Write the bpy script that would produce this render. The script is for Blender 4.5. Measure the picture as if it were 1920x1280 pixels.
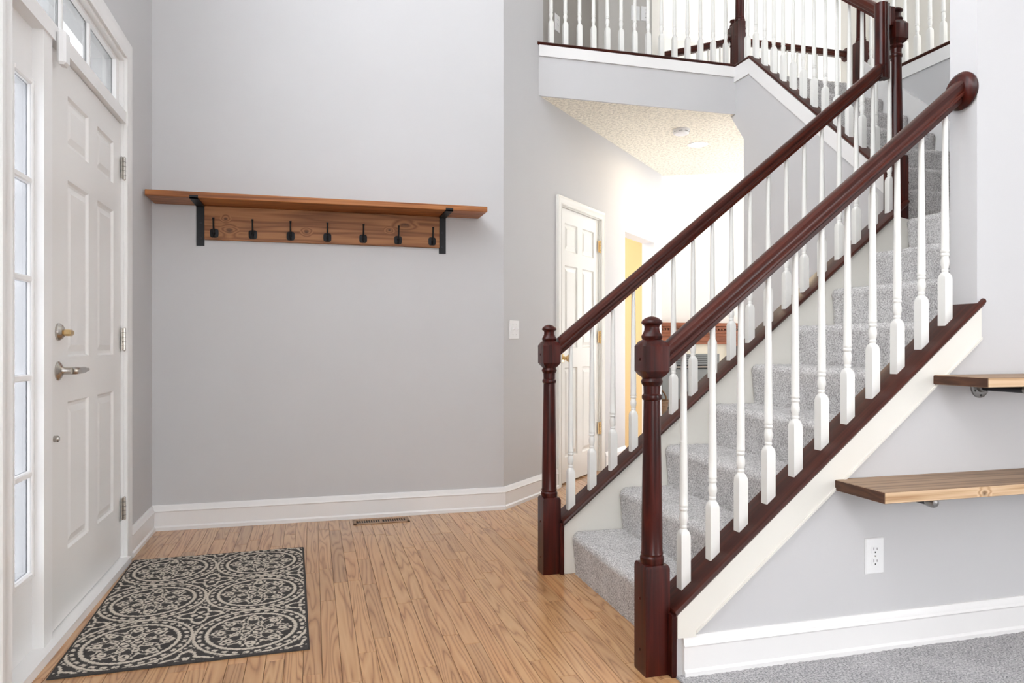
import bpy, math, random
import numpy as np
from mathutils import Vector
random.seed(7); rng = np.random.default_rng(7)
for o in list(bpy.data.objects): bpy.data.objects.remove(o)
scene = bpy.context.scene
COL = scene.collection

# ------------------------------------------------------------------ camera
F_PX = 1360.0; YAW = math.atan(374 / F_PX)
cam = bpy.data.objects.new('camera', bpy.data.cameras.new('camera')); COL.objects.link(cam)
cam.data.sensor_width = 36; cam.data.lens = F_PX * 36 / 1920
cam.data.shift_y = 5 / 1920
cam.location = (0, 0, 1.0); cam.rotation_euler = (math.pi / 2, 0, -YAW)
cam.data.clip_start = 0.05
scene.camera = cam

# ------------------------------------------------------------------ sky and exposure
world = bpy.data.worlds.new('sky'); scene.world = world; world.use_nodes = True
bg = world.node_tree.nodes['Background']
bg.inputs[0].default_value = (0.975, 0.985, 1.0, 1); bg.inputs[1].default_value = 6.2
vs = scene.view_settings
vs.view_transform = 'Standard'; vs.look = 'None'; vs.gamma = 1; vs.use_curve_mapping = False
vs.exposure = 0.40

def light(name, kind, loc, energy, color, size=0.1, parent=None, **kw):
    L = bpy.data.lights.new(name, kind); L.energy = energy; L.color = color
    if kind == 'AREA': L.size = size
    else: L.shadow_soft_size = size
    for k, v in kw.items(): setattr(L, k, v)
    o = bpy.data.objects.new(name, L); COL.objects.link(o)
    if parent:
        o.parent = parent; w = wloc(parent); o.location = Vector(loc) - w
    else: o.location = loc
    return o

# ------------------------------------------------------------------ materials
class NT:
    def __init__(s, name):
        s.m = bpy.data.materials.new(name); s.m.use_nodes = True
        s.t = s.m.node_tree; s.n = s.t.nodes; s.b = s.n['Principled BSDF']
    def node(s, typ, **kw):
        n = s.n.new(typ)
        for k, v in kw.items():
            if k.startswith('i_'):
                n.inputs[k[2:].replace('_', ' ')].default_value = v
            else: setattr(n, k, v)
        return n
    def link(s, a, b): s.t.links.new(a, b)
    def math(s, op, a, b=None, clamp=False):
        n = s.n.new('ShaderNodeMath'); n.operation = op; n.use_clamp = clamp
        for i, x in enumerate((a, b)):
            if x is None: continue
            if isinstance(x, (int, float)): n.inputs[i].default_value = x
            else: s.link(x, n.inputs[i])
        return n.outputs[0]
    def ramp(s, fac, stops):
        n = s.n.new('ShaderNodeValToRGB'); e = n.color_ramp.elements
        while len(e) < len(stops): e.new(0.5)
        for k, (p, c) in enumerate(stops):
            e[k].position = p; e[k].color = (*c, 1)
        s.link(fac, n.inputs[0]); return n.outputs[0]
    def mixc(s, fac, a, b, mode='MIX'):
        n = s.n.new('ShaderNodeMix'); n.data_type = 'RGBA'; n.blend_type = mode
        for sock, x in ((n.inputs[0], fac), (n.inputs[6], a), (n.inputs[7], b)):
            if isinstance(x, (int, float)): sock.default_value = x
            elif isinstance(x, tuple): sock.default_value = (*x, 1)
            else: s.link(x, sock)
        return n.outputs[2]
    def coords(s, scale=(1, 1, 1), kind='Object', rand=False, rot=(0, 0, 0)):
        tc = s.n.new('ShaderNodeTexCoord'); out = tc.outputs[kind]
        if rand:
            oi = s.n.new('ShaderNodeObjectInfo')
            c = s.n.new('ShaderNodeVectorMath'); c.operation = 'SCALE'
            c.inputs[0].default_value = (37.0, 91.0, 53.0); s.link(oi.outputs['Random'], c.inputs['Scale'])
            a = s.n.new('ShaderNodeVectorMath'); a.operation = 'ADD'
            s.link(out, a.inputs[0]); s.link(c.outputs[0], a.inputs[1]); out = a.outputs[0]
        mp = s.n.new('ShaderNodeMapping'); mp.inputs['Scale'].default_value = scale
        mp.inputs['Rotation'].default_value = rot
        s.link(out, mp.inputs[0]); return mp.outputs[0]
    def noise(s, vec, scale, detail=2.0, rough=0.5, dist=0.0):
        n = s.n.new('ShaderNodeTexNoise'); n.inputs['Scale'].default_value = scale
        n.inputs['Detail'].default_value = detail; n.inputs['Roughness'].default_value = rough
        n.inputs['Distortion'].default_value = dist
        s.link(vec, n.inputs['Vector']); return n.outputs[0]
    def bump(s, h, strength, dist=0.01):
        n = s.n.new('ShaderNodeBump'); n.inputs['Strength'].default_value = strength
        n.inputs['Distance'].default_value = dist
        s.link(h, n.inputs['Height']); s.link(n.outputs[0], s.b.inputs['Normal'])
    def set(s, **kw):
        for k, v in kw.items():
            k = k.replace('_', ' ')
            if isinstance(v, tuple) and len(v) == 3: v = (*v, 1)
            if isinstance(v, (int, float, tuple)): s.b.inputs[k].default_value = v
            else: s.link(v, s.b.inputs[k])
        return s

def paint(name, c, rough=0.6, bump=0.05, spec=0.3):
    t = NT(name); v = t.coords()
    n = t.noise(v, 3.0, 3)
    col = t.mixc(n, tuple(x * 0.975 for x in c), tuple(min(1, x * 1.02) for x in c))
    t.set(Base_Color=col, Roughness=rough, Specular_IOR_Level=spec)
    if bump: t.bump(t.noise(v, 260.0, 2), bump, 0.002)
    return t.m

def plain(name, c, rough=0.4, metal=0.0, spec=0.5, var=0.06):
    t = NT(name); n = t.noise(t.coords(), 14.0, 3)
    t.set(Base_Color=t.mixc(n, tuple(x * (1 - var) for x in c), tuple(min(1, x * (1 + var)) for x in c)),
          Roughness=rough, Metallic=metal, Specular_IOR_Level=spec)
    return t.m

def wood(name, stops, axis='Y', rings=9.0, across=9.0, along=0.9, rough=0.4, coat=0.0, tint=0.0, contrast=1.0, spec=0.4, pores=0.25, knots=()):
    """grain drawn as contour lines of a noise that is stretched along the board"""
    t = NT(name)
    sc = {'X': (along, across, across), 'Y': (across, along, across), 'Z': (across, across, along)}[axis]
    v = t.coords(sc, rand=True)
    n = t.noise(v, 1.0, 2.0, 0.45, 0.25)
    mask = None
    if knots:
        sx = t.n.new('ShaderNodeSeparateXYZ'); t.link(t.coords(), sx.inputs[0])
        for kx, kz, kr, el in knots:
            dx = t.math('MULTIPLY', t.math('SUBTRACT', sx.outputs[0], kx), 1 / el); dz = t.math('SUBTRACT', sx.outputs[2], kz)
            dd = t.math('SQRT', t.math('ADD', t.math('MULTIPLY', dx, dx), t.math('MULTIPLY', dz, dz)))
            mk = t.math('SUBTRACT', 1.0, t.math('DIVIDE', dd, kr * 2.6), True)
            mask = mk if mask is None else t.math('MAXIMUM', mask, mk)
        n = t.math('ADD', n, t.math('MULTIPLY', mask, 0.45))
    r = t.math('FRACT', t.math('MULTIPLY', n, rings))
    tri = t.math('ABSOLUTE', t.math('SUBTRACT', r, 0.5))            # 0..0.5
    fine = t.noise(t.coords(tuple(x * 14 if x == across else x * 3 for x in sc), rand=True), 1.0, 3.0, 0.6)
    g = t.math('ADD', t.math('MULTIPLY', tri, 1.1 * contrast), t.math('MULTIPLY', t.math('SUBTRACT', fine, 0.5), pores * 2.4), True)
    col = t.ramp(g, stops)
    if mask is not None: col = t.mixc(t.math('MULTIPLY', t.math('SUBTRACT', mask, 0.55, True), 2.2, True), col, tuple(x * 0.35 for x in stops[0][1]))
    if tint:
        oi = t.n.new('ShaderNodeObjectInfo')
        tn = t.ramp(oi.outputs['Random'], [(0, (1 - tint, 1 - tint * 1.15, 1 - tint * 1.3)), (.35, (1.0, 0.95, 0.9)), (.65, (1.0, 1.0, 0.97)), (1, (1.0, 0.90, 0.83))])
        col = t.mixc(1.0, col, tn, 'MULTIPLY')
    t.set(Base_Color=col, Roughness=rough, Specular_IOR_Level=spec)
    if coat: t.set(Coat_Weight=coat, Coat_Roughness=0.12)
    t.bump(g, 0.08, 0.002)
    return t.m

def carpet(name, a, b, c):
    t = NT(name); v = t.coords(kind='Object')
    n1 = t.noise(v, 170.0, 3, 0.75); n2 = t.noise(v, 9.0, 2)
    f = t.math('ADD', n1, t.math('MULTIPLY', t.math('SUBTRACT', n2, 0.5), 0.12))
    t.set(Base_Color=t.ramp(f, [(0.36, a), (0.5, b), (0.64, c)]), Roughness=0.95, Specular_IOR_Level=0.1)
    t.bump(n1, 0.7, 0.006)
    return t.m

def popcorn(name, c):
    t = NT(name); v = t.coords()
    n = t.noise(v, 48.0, 3, 0.7)
    t.set(Base_Color=t.ramp(n, [(0.36, tuple(x * 0.70 for x in c)), (0.56, c)]), Roughness=0.9, Specular_IOR_Level=0.1)
    t.bump(n, 0.9, 0.015); return t.m

def glass(name, tint=(0.96, 0.98, 1.0), frost=0.0):
    t = NT(name); out = t.n['Material Output']
    tr = t.n.new('ShaderNodeBsdfTransparent'); tr.inputs[0].default_value = (*tint, 1)
    gl = t.n.new('ShaderNodeBsdfGlossy'); gl.inputs['Roughness'].default_value = 0.03
    lw = t.n.new('ShaderNodeLayerWeight'); fac = t.math('ADD', 0.03, t.math('MULTIPLY', t.math('POWER', lw.outputs['Facing'], 4.0), 0.35))
    mx = t.n.new('ShaderNodeMixShader'); t.link(fac, mx.inputs[0])
    t.link(tr.outputs[0], mx.inputs[1]); t.link(gl.outputs[0], mx.inputs[2])
    t.link(mx.outputs[0], out.inputs[0]); return t.m

def emit(name, c, s):
    t = NT(name); t.set(Base_Color=c, Emission_Color=c, Emission_Strength=s); return t.m

M = {}
M['wall'] = paint('grey_wall_paint', (0.60, 0.595, 0.60))
M['white'] = paint('white_trim_paint', (0.84, 0.83, 0.82), 0.35, 0.0, 0.5)
M['door'] = paint('white_door_paint', (0.80, 0.785, 0.765), 0.4, 0.02, 0.4)
M['closet'] = paint('closet_door_paint', (0.84, 0.83, 0.78), 0.35, 0.0, 0.5)
M['baluster'] = paint('baluster_paint', (0.82, 0.815, 0.78), 0.35, 0.0, 0.5)
M['skirt'] = paint('cream_skirt_paint', (0.78, 0.76, 0.70), 0.4, 0.0, 0.4)
M['amber'] = paint('amber_wall_paint', (0.56, 0.40, 0.19))
M['beige'] = paint('upper_hall_shaded_beige', (0.40, 0.375, 0.345))  # darker beige: the shade on this upstairs wall is put into its colour
M['beige_lit'] = paint('upper_jog_lit_beige', (0.56, 0.54, 0.51))  # lighter beige: the stronger light on the jog is put into its colour
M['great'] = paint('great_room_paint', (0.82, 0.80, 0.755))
M['popcorn'] = popcorn('popcorn_ceiling', (0.93, 0.88, 0.76))
M['cherry'] = wood('cherry_stain', [(0, (0.022, 0.003, 0.002)), (0.5, (0.058, 0.007, 0.004)), (1, (0.115, 0.016, 0.008))], 'Z', 5, 20, 1.5, 0.3, 0.05, pores=0.3, spec=0.28)
M['cherry_rail'] = wood('cherry_rail_stain', [(0, (0.030, 0.005, 0.003)), (0.5, (0.070, 0.011, 0.005)), (1, (0.135, 0.026, 0.010))], 'X', 4, 30, 0.8, 0.3, 0.05, pores=0.25, spec=0.3)
M['cap'] = wood('cherry_cap_stain', [(0, (0.035, 0.007, 0.004)), (0.5, (0.065, 0.013, 0.007)), (1, (0.11, 0.025, 0.013))], 'X', 4, 22, 0.8, 0.36, 0.0, pores=0.3, spec=0.28)
M['oak'] = wood('oak_plank', [(0, (0.33, 0.155, 0.062)), (0.13, (0.44, 0.23, 0.102)), (0.36, (0.535, 0.30, 0.143)), (1, (0.61, 0.365, 0.188))], 'Y', 15, 11, 0.7, 0.28, 0.3, tint=0.20, contrast=1.7, pores=0.2)
M['pine'] = wood('stained_pine', [(0, (0.20, 0.060, 0.014)), (0.4, (0.40, 0.145, 0.04)), (1, (0.56, 0.25, 0.08))], 'X', 5, 24, 0.8, 0.45, pores=0.3)
M['pine_dark'] = wood('stained_pine_back', [(0, (0.20, 0.07, 0.02)), (0.4, (0.37, 0.155, 0.055)), (1, (0.48, 0.225, 0.09))], 'X', 5, 18, 1.0, 0.5, pores=0.15, knots=((-.509, .09, .016, 1.3), (-.103, .10, .012, 1.2), (-.528, .155, .010, 1.2), (.45, .165, .013, 2.6), (.36, .13, .009, 1.5)))
M['shelf_top'] = wood('weathered_shelf', [(0, (0.20, 0.125, 0.08)), (0.4, (0.32, 0.21, 0.135)), (1, (0.43, 0.30, 0.20))], 'X', 4, 20, 0.6, 0.6, pores=0.2)
M['shelf_edge'] = wood('raw_shelf_edge', [(0, (0.42, 0.24, 0.12)), (0.3, (0.62, 0.42, 0.25)), (1, (0.78, 0.60, 0.42))], 'X', 4, 40, 1.2, 0.6, pores=0.2, knots=((-.526, .012, .011, 1.1),))
M['shelf_end'] = wood('dark_end_grain', [(0, (0.055, 0.022, 0.012)), (0.5, (0.09, 0.036, 0.018)), (1, (0.14, 0.06, 0.03))], 'Y', 4, 30, 6, 0.6)
M['carpet'] = carpet('grey_carpet', (0.22, 0.215, 0.22), (0.45, 0.44, 0.445), (0.65, 0.635, 0.635))
M['stair_carpet'] = carpet('stair_carpet', (0.30, 0.285, 0.28), (0.60, 0.58, 0.57), (0.82, 0.80, 0.785))
M['black'] = plain('black_iron', (0.018, 0.018, 0.02), 0.5, 0.6)
M['pipe'] = plain('steel_pipe', (0.30, 0.29, 0.28), 0.38, 1.0, var=0.2)
M['darkpipe'] = plain('dark_pipe', (0.035, 0.035, 0.04), 0.4, 0.8)
M['nickel'] = plain('brushed_nickel', (0.52, 0.49, 0.45), 0.25, 1.0)
M['brass'] = plain('brass', (0.72, 0.52, 0.26), 0.28, 1.0)
M['plastic'] = plain('white_plastic', (0.84, 0.84, 0.84), 0.35, var=0.02)
M['slot'] = plain('dark_slot', (0.03, 0.03, 0.03), 0.7)
M['bronze'] = plain('register_bronze', (0.36, 0.22, 0.13), 0.45, 0.3)
M['glass'] = glass('window_glass')
M['frost'] = glass('obscured_sidelight_glass', (0.52, 0.53, 0.55))  # frosted panes; the even grey tint dims the bright sky behind them
M['tinted'] = glass('sky_dimming_transom_glass', (0.42, 0.425, 0.43))  # grey tint added only to dim the sky seen through the transom
M['lamp'] = emit('lamp_lens', (1.0, 0.93, 0.80), 9.0)
M['fire_wood'] = wood('mantel_cherry', [(0, (0.20, 0.06, 0.025)), (0.5, (0.34, 0.11, 0.05)), (1, (0.46, 0.17, 0.08))], 'X', 5, 12, 1, 0.4)
M['surround'] = plain('cream_tile', (0.78, 0.72, 0.60), 0.3)
M['soot'] = plain('black_firebox', (0.06, 0.062, 0.065), 0.4)
M['grey_metal'] = plain('grey_fire_vent', (0.22, 0.225, 0.23), 0.35, 0.6)
M['wicker'] = plain('wicker', (0.16, 0.085, 0.04), 0.7, var=0.4)
M['birch'] = plain('birch_bark', (0.66, 0.60, 0.53), 0.8, var=0.35)
M['porch'] = plain('porch_paint', (0.80, 0.80, 0.80), 0.6)
M['concrete'] = plain('porch_slab', (0.80, 0.80, 0.79), 0.9)
M['sub'] = plain('subfloor_dark', (0.12, 0.065, 0.035), 0.8)

# ------------------------------------------------------------------ mesh helpers
def wloc(o):
    v = Vector((0, 0, 0))
    while o: v += o.location; o = o.parent
    return v

def finish(o, label=None, cat=None, group=None, kind=None):
    if label: o['label'] = label
    if cat: o['category'] = cat
    if group: o['group'] = group
    if kind: o['kind'] = kind
    return o

def thing(name, loc, label, cat, group=None, kind=None):
    o = bpy.data.objects.new(name, None); COL.objects.link(o); o.location = loc
    o.empty_display_size = 0.05
    return finish(o, label, cat, group, kind)

def link(name, me, mat, parent=None, at=(0, 0, 0)):
    if mat and not me.materials: me.materials.append(M[mat])
    o = bpy.data.objects.new(name, me); COL.objects.link(o)
    o.location = at
    if parent:
        o.parent = parent; o.location = Vector(at) - wloc(parent)
    return o

class MB:
    def __init__(s): s.v = []; s.f = []
    def quadmesh(s, vs, fs):
        k = len(s.v); s.v += [tuple(p) for p in vs]; s.f += [tuple(i + k for i in f) for f in fs]; return s
    def box(s, x0, x1, y0, y1, z0, z1, bev=0.0):
        x0, x1 = min(x0, x1), max(x0, x1); y0, y1 = min(y0, y1), max(y0, y1); z0, z1 = min(z0, z1), max(z0, z1)
        if bev <= 0:
            vs = [(x, y, z) for z in (z0, z1) for y in (y0, y1) for x in (x0, x1)]
            return s.quadmesh(vs, [(0, 2, 3, 1), (4, 5, 7, 6), (0, 1, 5, 4), (2, 6, 7, 3), (0, 4, 6, 2), (1, 3, 7, 5)])
        b = min(bev, (x1 - x0) / 2.01, (y1 - y0) / 2.01, (z1 - z0) / 2.01)
        rings = []
        for z, i in ((z0, b), (z0 + b, 0), (z1 - b, 0), (z1, b)):
            rings.append([(x0 + i + (b if not i else 0), y0 + i, z), (x1 - i - (b if not i else 0), y0 + i, z), (x1 - i, y0 + i + (b if not i else 0), z), (x1 - i, y1 - i - (b if not i else 0), z),
                          (x1 - i - (b if not i else 0), y1 - i, z), (x0 + i + (b if not i else 0), y1 - i, z), (x0 + i, y1 - i - (b if not i else 0), z), (x0 + i, y0 + i + (b if not i else 0), z)])
        return s.loft(rings)
    def loft(s, rings, cap=True, close=True):
        n = len(rings[0]); k = len(s.v)
        for r in rings: s.v += [tuple(p) for p in r]
        for i in range(len(rings) - 1):
            for j in range(n if close else n - 1):
                a = k + i * n + j; b = k + i * n + (j + 1) % n
                s.f.append((a, b, b + n, a + n))
        if cap and close:
            s.f.append(tuple(k + j for j in reversed(range(n))))
            s.f.append(tuple(k + (len(rings) - 1) * n + j for j in range(n)))
        return s
    def turned(s, prof, c=(0, 0, 0), seg=24, axis='Z'):
        """prof: (h, r, squareness)"""
        rings = []
        for h, r, k in prof:
            ring = []
            for j in range(seg):
                a = 2 * math.pi * j / seg
                sq = 1 / max(abs(math.cos(a)), abs(math.sin(a)))
                sq = min(sq, 1.395)
                R = r * (1 + k * (sq - 1)); p = (R * math.cos(a), R * math.sin(a))
                if axis == 'Z': q = (c[0] + p[0], c[1] + p[1], c[2] + h)
                elif axis == 'X': q = (c[0] + h, c[1] + p[0], c[2] + p[1])
                else: q = (c[0] - p[0], c[1] + h, c[2] + p[1])
                ring.append(q)
            rings.append(ring)
        return s.loft(rings)
    def disc_axis(s, prof, c, d, seg=20):
        d = Vector(d).normalized(); u = d.orthogonal().normalized(); w = d.cross(u)
        rings = [[tuple(Vector(c) + d * h + u * (r * math.cos(2 * math.pi * j / seg)) + w * (r * math.sin(2 * math.pi * j / seg))) for j in range(seg)] for h, r in prof]
        return s.loft(rings)
    def tube(s, pts, rad, seg=10):
        pts = [Vector(p) for p in pts]; rings = []
        rads = rad if isinstance(rad, (list, tuple)) else [rad] * len(pts)
        prev = None
        for i, p in enumerate(pts):
            d = (pts[min(i + 1, len(pts) - 1)] - pts[max(i - 1, 0)]).normalized()
            u = d.orthogonal().normalized() if prev is None else (prev - d * prev.dot(d)).normalized()
            prev = u; w = d.cross(u)
            rings.append([tuple(p + u * (rads[i] * math.cos(2 * math.pi * j / seg)) + w * (rads[i] * math.sin(2 * math.pi * j / seg))) for j in range(seg)])
        return s.loft(rings)
    def prism(s, poly, lo, hi, plane):
        """poly in 2D, extruded along the third axis: plane 'XY' 'XZ' 'YZ'"""
        def P(p, e): return {'XY': (p[0], p[1], e), 'XZ': (p[0], e, p[1]), 'YZ': (e, p[0], p[1])}[plane]
        k = len(s.v); n = len(poly)
        s.v += [P(p, lo) for p in poly] + [P(p, hi) for p in poly]
        s.f += [tuple(k + i for i in range(n)), tuple(k + n + i for i in reversed(range(n)))]
        for i in range(n):
            j = (i + 1) % n; s.f.append((k + i, k + n + i, k + n + j, k + j))
        return s
    def sweep(s, prof, p0, p1, side, up):
        """straight extrusion of a 2D profile (side, up) from p0 to p1"""
        p0, p1, side, up = map(Vector, (p0, p1, side, up))
        return s.loft([[tuple(p + side * a + up * b) for a, b in prof] for p in (p0, p1)])
    def mesh(s, name, smooth=32, org=(0, 0, 0)):
        me = bpy.data.meshes.new(name)
        me.from_pydata([(a - org[0], b - org[1], c - org[2]) for a, b, c in s.v], [], s.f)
        import bmesh
        bm = bmesh.new(); bm.from_mesh(me); bmesh.ops.recalc_face_normals(bm, faces=bm.faces); bm.to_mesh(me); bm.free()
        if smooth:
            me.polygons.foreach_set('use_smooth', [True] * len(me.polygons)); me.set_sharp_from_angle(angle=math.radians(smooth))
        me.update(); return me
    def build(s, name, mat, parent=None, smooth=32, org=None):
        if parent is not None: org = tuple(wloc(parent)) if org is None else org
        elif org is None:
            a = np.array(s.v); org = (float((a[:, 0].min() + a[:, 0].max()) / 2), float((a[:, 1].min() + a[:, 1].max()) / 2), float(a[:, 2].min()))
        return link(name, s.mesh(name, smooth, org), mat, parent, org)

def wall_mesh(o, d, n, length, z0, z1, thick, openings=()):
    """slab wall from o along unit d, face at o, thickness away from n; openings (u0,u1,z0,z1)"""
    us = sorted({0.0, length, *[u for a in openings for u in a[:2]]}); zs = sorted({z0, z1, *[z for a in openings for z in a[2:]]})
    us = [u for u in us if 0 <= u <= length]; zs = [z for z in zs if z0 <= z <= z1]
    def solid(i, j):
        if not (0 <= i < len(us) - 1 and 0 <= j < len(zs) - 1): return False
        u = (us[i] + us[i + 1]) / 2; z = (zs[j] + zs[j + 1]) / 2
        return not any(a[0] < u < a[1] and a[2] < z < a[3] for a in openings)
    m = MB(); idx = {}
    def V(i, j, b):
        if (i, j, b) not in idx:
            idx[(i, j, b)] = len(m.v); t = thick * b
            m.v.append((o[0] + d[0] * us[i] - n[0] * t, o[1] + d[1] * us[i] - n[1] * t, zs[j]))
        return idx[(i, j, b)]
    for i in range(len(us) - 1):
        for j in range(len(zs) - 1):
            if not solid(i, j): continue
            m.f.append((V(i, j, 0), V(i + 1, j, 0), V(i + 1, j + 1, 0), V(i, j + 1, 0)))
            m.f.append((V(i, j, 1), V(i, j + 1, 1), V(i + 1, j + 1, 1), V(i + 1, j, 1)))
            for (a, b, p, q) in ((i - 1, j, (i, j), (i, j + 1)), (i + 1, j, (i + 1, j), (i + 1, j + 1)), (i, j - 1, (i, j), (i + 1, j)), (i, j + 1, (i, j + 1), (i + 1, j + 1))):
                if not solid(a, b): m.f.append((V(*p, 0), V(*q, 0), V(*q, 1), V(*p, 1)))
    return m

def struct(name, m, mat, label, cat, smooth=0):
    return finish(m.build(name, mat, None, smooth), label, cat, kind='structure')

S2 = math.sqrt(0.5)
XD = -0.83          # door wall face
YB = 4.26           # back wall face
XC = 1.118          # outside corner where the angled wall starts
TOP = 5.4
AD = (S2, S2); AN = (S2, -S2)        # angled wall: direction, outward normal (to the foyer)
def A(u, out=0.0, z=0.0): return (XC + AD[0] * u + AN[0] * out, YB + AD[1] * u + AN[1] * out, z)
def au(x): return (x - XC) / S2
RISE, RUN = 0.181, 0.2222
YN0, YN1 = 1.975, 2.085              # near half wall
YF0, YF1 = 2.985, 3.085              # far half wall
XU0, XU1 = 2.92, 2.985                # second flight half wall
XR = 3.87                            # right wall of the second flight
ZL = 9 * RISE; ZU = 16 * RISE        # landing, upper floor
Y2 = 3.10                            # first riser of second flight
SL = 0.8155
def cap_near(x): return 0.255 + SL * (x - 1.111)
def cap_far(x): return 0.280 + SL * (x - 1.103)
SL2 = 0.872
def cap_up(y): return min(3.0, 2.995 + SL2 * (y - 4.405))

# ------------------------------------------------------------------ floor with planks
fl = MB(); fl.box(XD - 0.1, 1.05, -2.6, YB + 0.1, -0.08, -0.006); fl.box(1.05, 3.6, YF0, 6.8, -0.08, -0.006); fl.box(1.05, 1.2, YN1 - 0.02, YF0 + 0.02, -0.08, -0.006)
floor = struct('floor', fl, 'sub', 'honey oak strip floor of the entry hall', 'floor')
def plank(x, w, y0, y1):
    g = 0.0006; m = MB(); c = 0.0009
    a, b, p, q = x + g, x + w - g, y0 + g, y1 - g
    m.loft([[(a, p, -0.006), (b, p, -0.006), (b, q, -0.006), (a, q, -0.006)], [(a, p, -c), (b, p, -c), (b, q, -c), (a, q, -c)],
            [(a + c, p + c, 0), (b - c, p + c, 0), (b - c, q - c, 0), (a + c, q - c, 0)]])
    m.build('plank', 'oak', floor, 0, org=((a + b) / 2, (p + q) / 2, 0))
W = 0.0572; x = XD + 0.001
while x < 3.5:
    w = min(W, 3.5 - x)
    if x < 1.045: lo, hi = 0.95, (YB if x + w <= XC else YB)
    else: lo, hi = YF1 - 0.02, min(6.7, x + w + YB - XC)
    if 1.045 <= x < 1.15: plank(x, w, YN1 + 0.001, YF0 - 0.001)
    if x < 1.045 and x + w > 1.05: w = 1.05 - x
    y = lo - random.uniform(0, 0.5)
    while y < hi:
        L = random.choice((0.38, 0.5, 0.62, 0.75, 0.9, 1.05)) * random.uniform(0.9, 1.15) * (1.0 if x < 1.05 else 1.7)
        a, b = max(y, lo), min(y + L, hi)
        if b - a > 0.02: plank(x, w, a, b)
        y += L
    x += w
# carpet of the living area, laid along the stair wall
def carpet_grid(name, x0, x1, y0, y1, z, step, amp, mat):
    nx = int((x1 - x0) / step); ny = int((y1 - y0) / step)
    X, Y = np.meshgrid(np.linspace(x0, x1, nx + 1), np.linspace(y0, y1, ny + 1))
    Z = z + rng.uniform(-amp, amp, X.shape)
    vs = np.stack([X, Y, Z], -1).reshape(-1, 3)
    i = np.arange(ny)[:, None] * (nx + 1) + np.arange(nx)[None]
    fs = np.stack([i, i + 1, i + nx + 2, i + nx + 1], -1).reshape(-1, 4)
    m = MB(); m.v = [tuple(v) for v in vs.tolist()]; m.f = [tuple(f) for f in fs.tolist()]
    m.box(x0, x1, y0, y1, z - 0.03, z - amp * 1.2)
    return m
struct('floor_carpet', carpet_grid('floor_carpet', 1.05, 4.2, 0.6, 1.97, 0.004, 0.008, 0.0022, 'carpet'), 'carpet', 'grey speckled carpet of the living area below the wall shelves', 'carpet', 40)
struct('floor_great_room', MB().prism([(3.6, 5.95), (9.0, 5.95), (9.0, 9.6), (2.2, 9.6), (2.2, 6.8), (3.6, 6.8)], -0.06, 0, 'XY'), 'stair_carpet', 'pale floor of the far great room', 'floor')

# ------------------------------------------------------------------ walls
struct('wall_back', wall_mesh((XD - 0.12, YB), (1, 0), (0, -1), XC - XD + 0.12, 0, TOP, 0.12), 'wall', 'light grey wall behind the coat rack', 'wall')
LA = (3.27 - XC) / S2
op_c = (au(1.672), au(2.19), 0, 1.985); op_h = (au(2.573), au(3.115), 0, 1.96)
u1_, u2_, u3_ = au(1.49), au(2.16), au(2.62)
struct('wall_angled', wall_mesh((XC, YB), AD, AN, LA, 0, TOP, 0.12, (op_c, op_h, (u1_, LA + 1, 2.75, TOP + 1))), 'wall', 'light grey angled wall with the closet door', 'wall')
struct('wall_upper_angled', wall_mesh(A(u1_)[:2], AD, AN, u2_ - u1_, 2.75, TOP, 0.12), 'beige', 'upstairs wall with shade painted in beige behind the left balcony balusters', 'wall')
struct('wall_upper_jog', MB().box(2.16, 2.62, 5.302, 5.78, 2.75, TOP), 'beige_lit', 'upstairs jog wall in beige painted lighter as if lit, with two switch plates', 'wall')
struct('wall_upper_angled_far', wall_mesh(A(u3_)[:2], AD, AN, LA - u3_, 2.75, TOP, 0.12), 'great', 'upstairs end of the angled wall painted pale as if lit', 'wall')  # pale great room colour stands in for the light on this end
oy0, oy1 = 2.335, 3.668
uwin = (0.80, 3.12, 2.85, 5.10)
YR = -2.5
LW = [(0.1, 1.5, 2.85, 5.1), (1.7, 3.1, 2.85, 5.1)]  # unseen high openings in the left wall, added to let in side light
struct('wall_left', wall_mesh((XD, YR), (0, 1), (1, 0), YB - YR, 0, TOP, 0.14, ((oy0 - YR, oy1 - YR, 0, 2.315), (uwin[0] - YR, uwin[1] - YR, uwin[2], uwin[3]), *LW)), 'wall', 'light grey wall holding the front door', 'wall')
XE = 4.2            # far side wall of the living area
RW = [(0.2, 1.7, 0.5, 2.4)]  # unseen window opening behind the camera, added for daylight
EW = [(0.2, 1.9, 0.5, 2.4)]  # unseen window opening on the right, added to light the room
struct('wall_rear', wall_mesh((XD - 0.1, YR), (1, 0), (0, 1), XE - XD + 0.2, 0, TOP, 0.12, RW), 'wall', 'grey wall behind the viewer with a window opening added for daylight', 'wall')
struct('wall_living', wall_mesh((XE, YR), (0, 1), (-1, 0), YN0 - YR, 0, TOP, 0.12, EW), 'wall', 'grey wall of the living area to the right with a window opening added for daylight', 'wall')
struct('floor_living', MB().box(1.05, XE, YR, 0.61, -0.05, 0.003), 'carpet', 'grey carpet of the living area behind the viewer', 'carpet')
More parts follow.
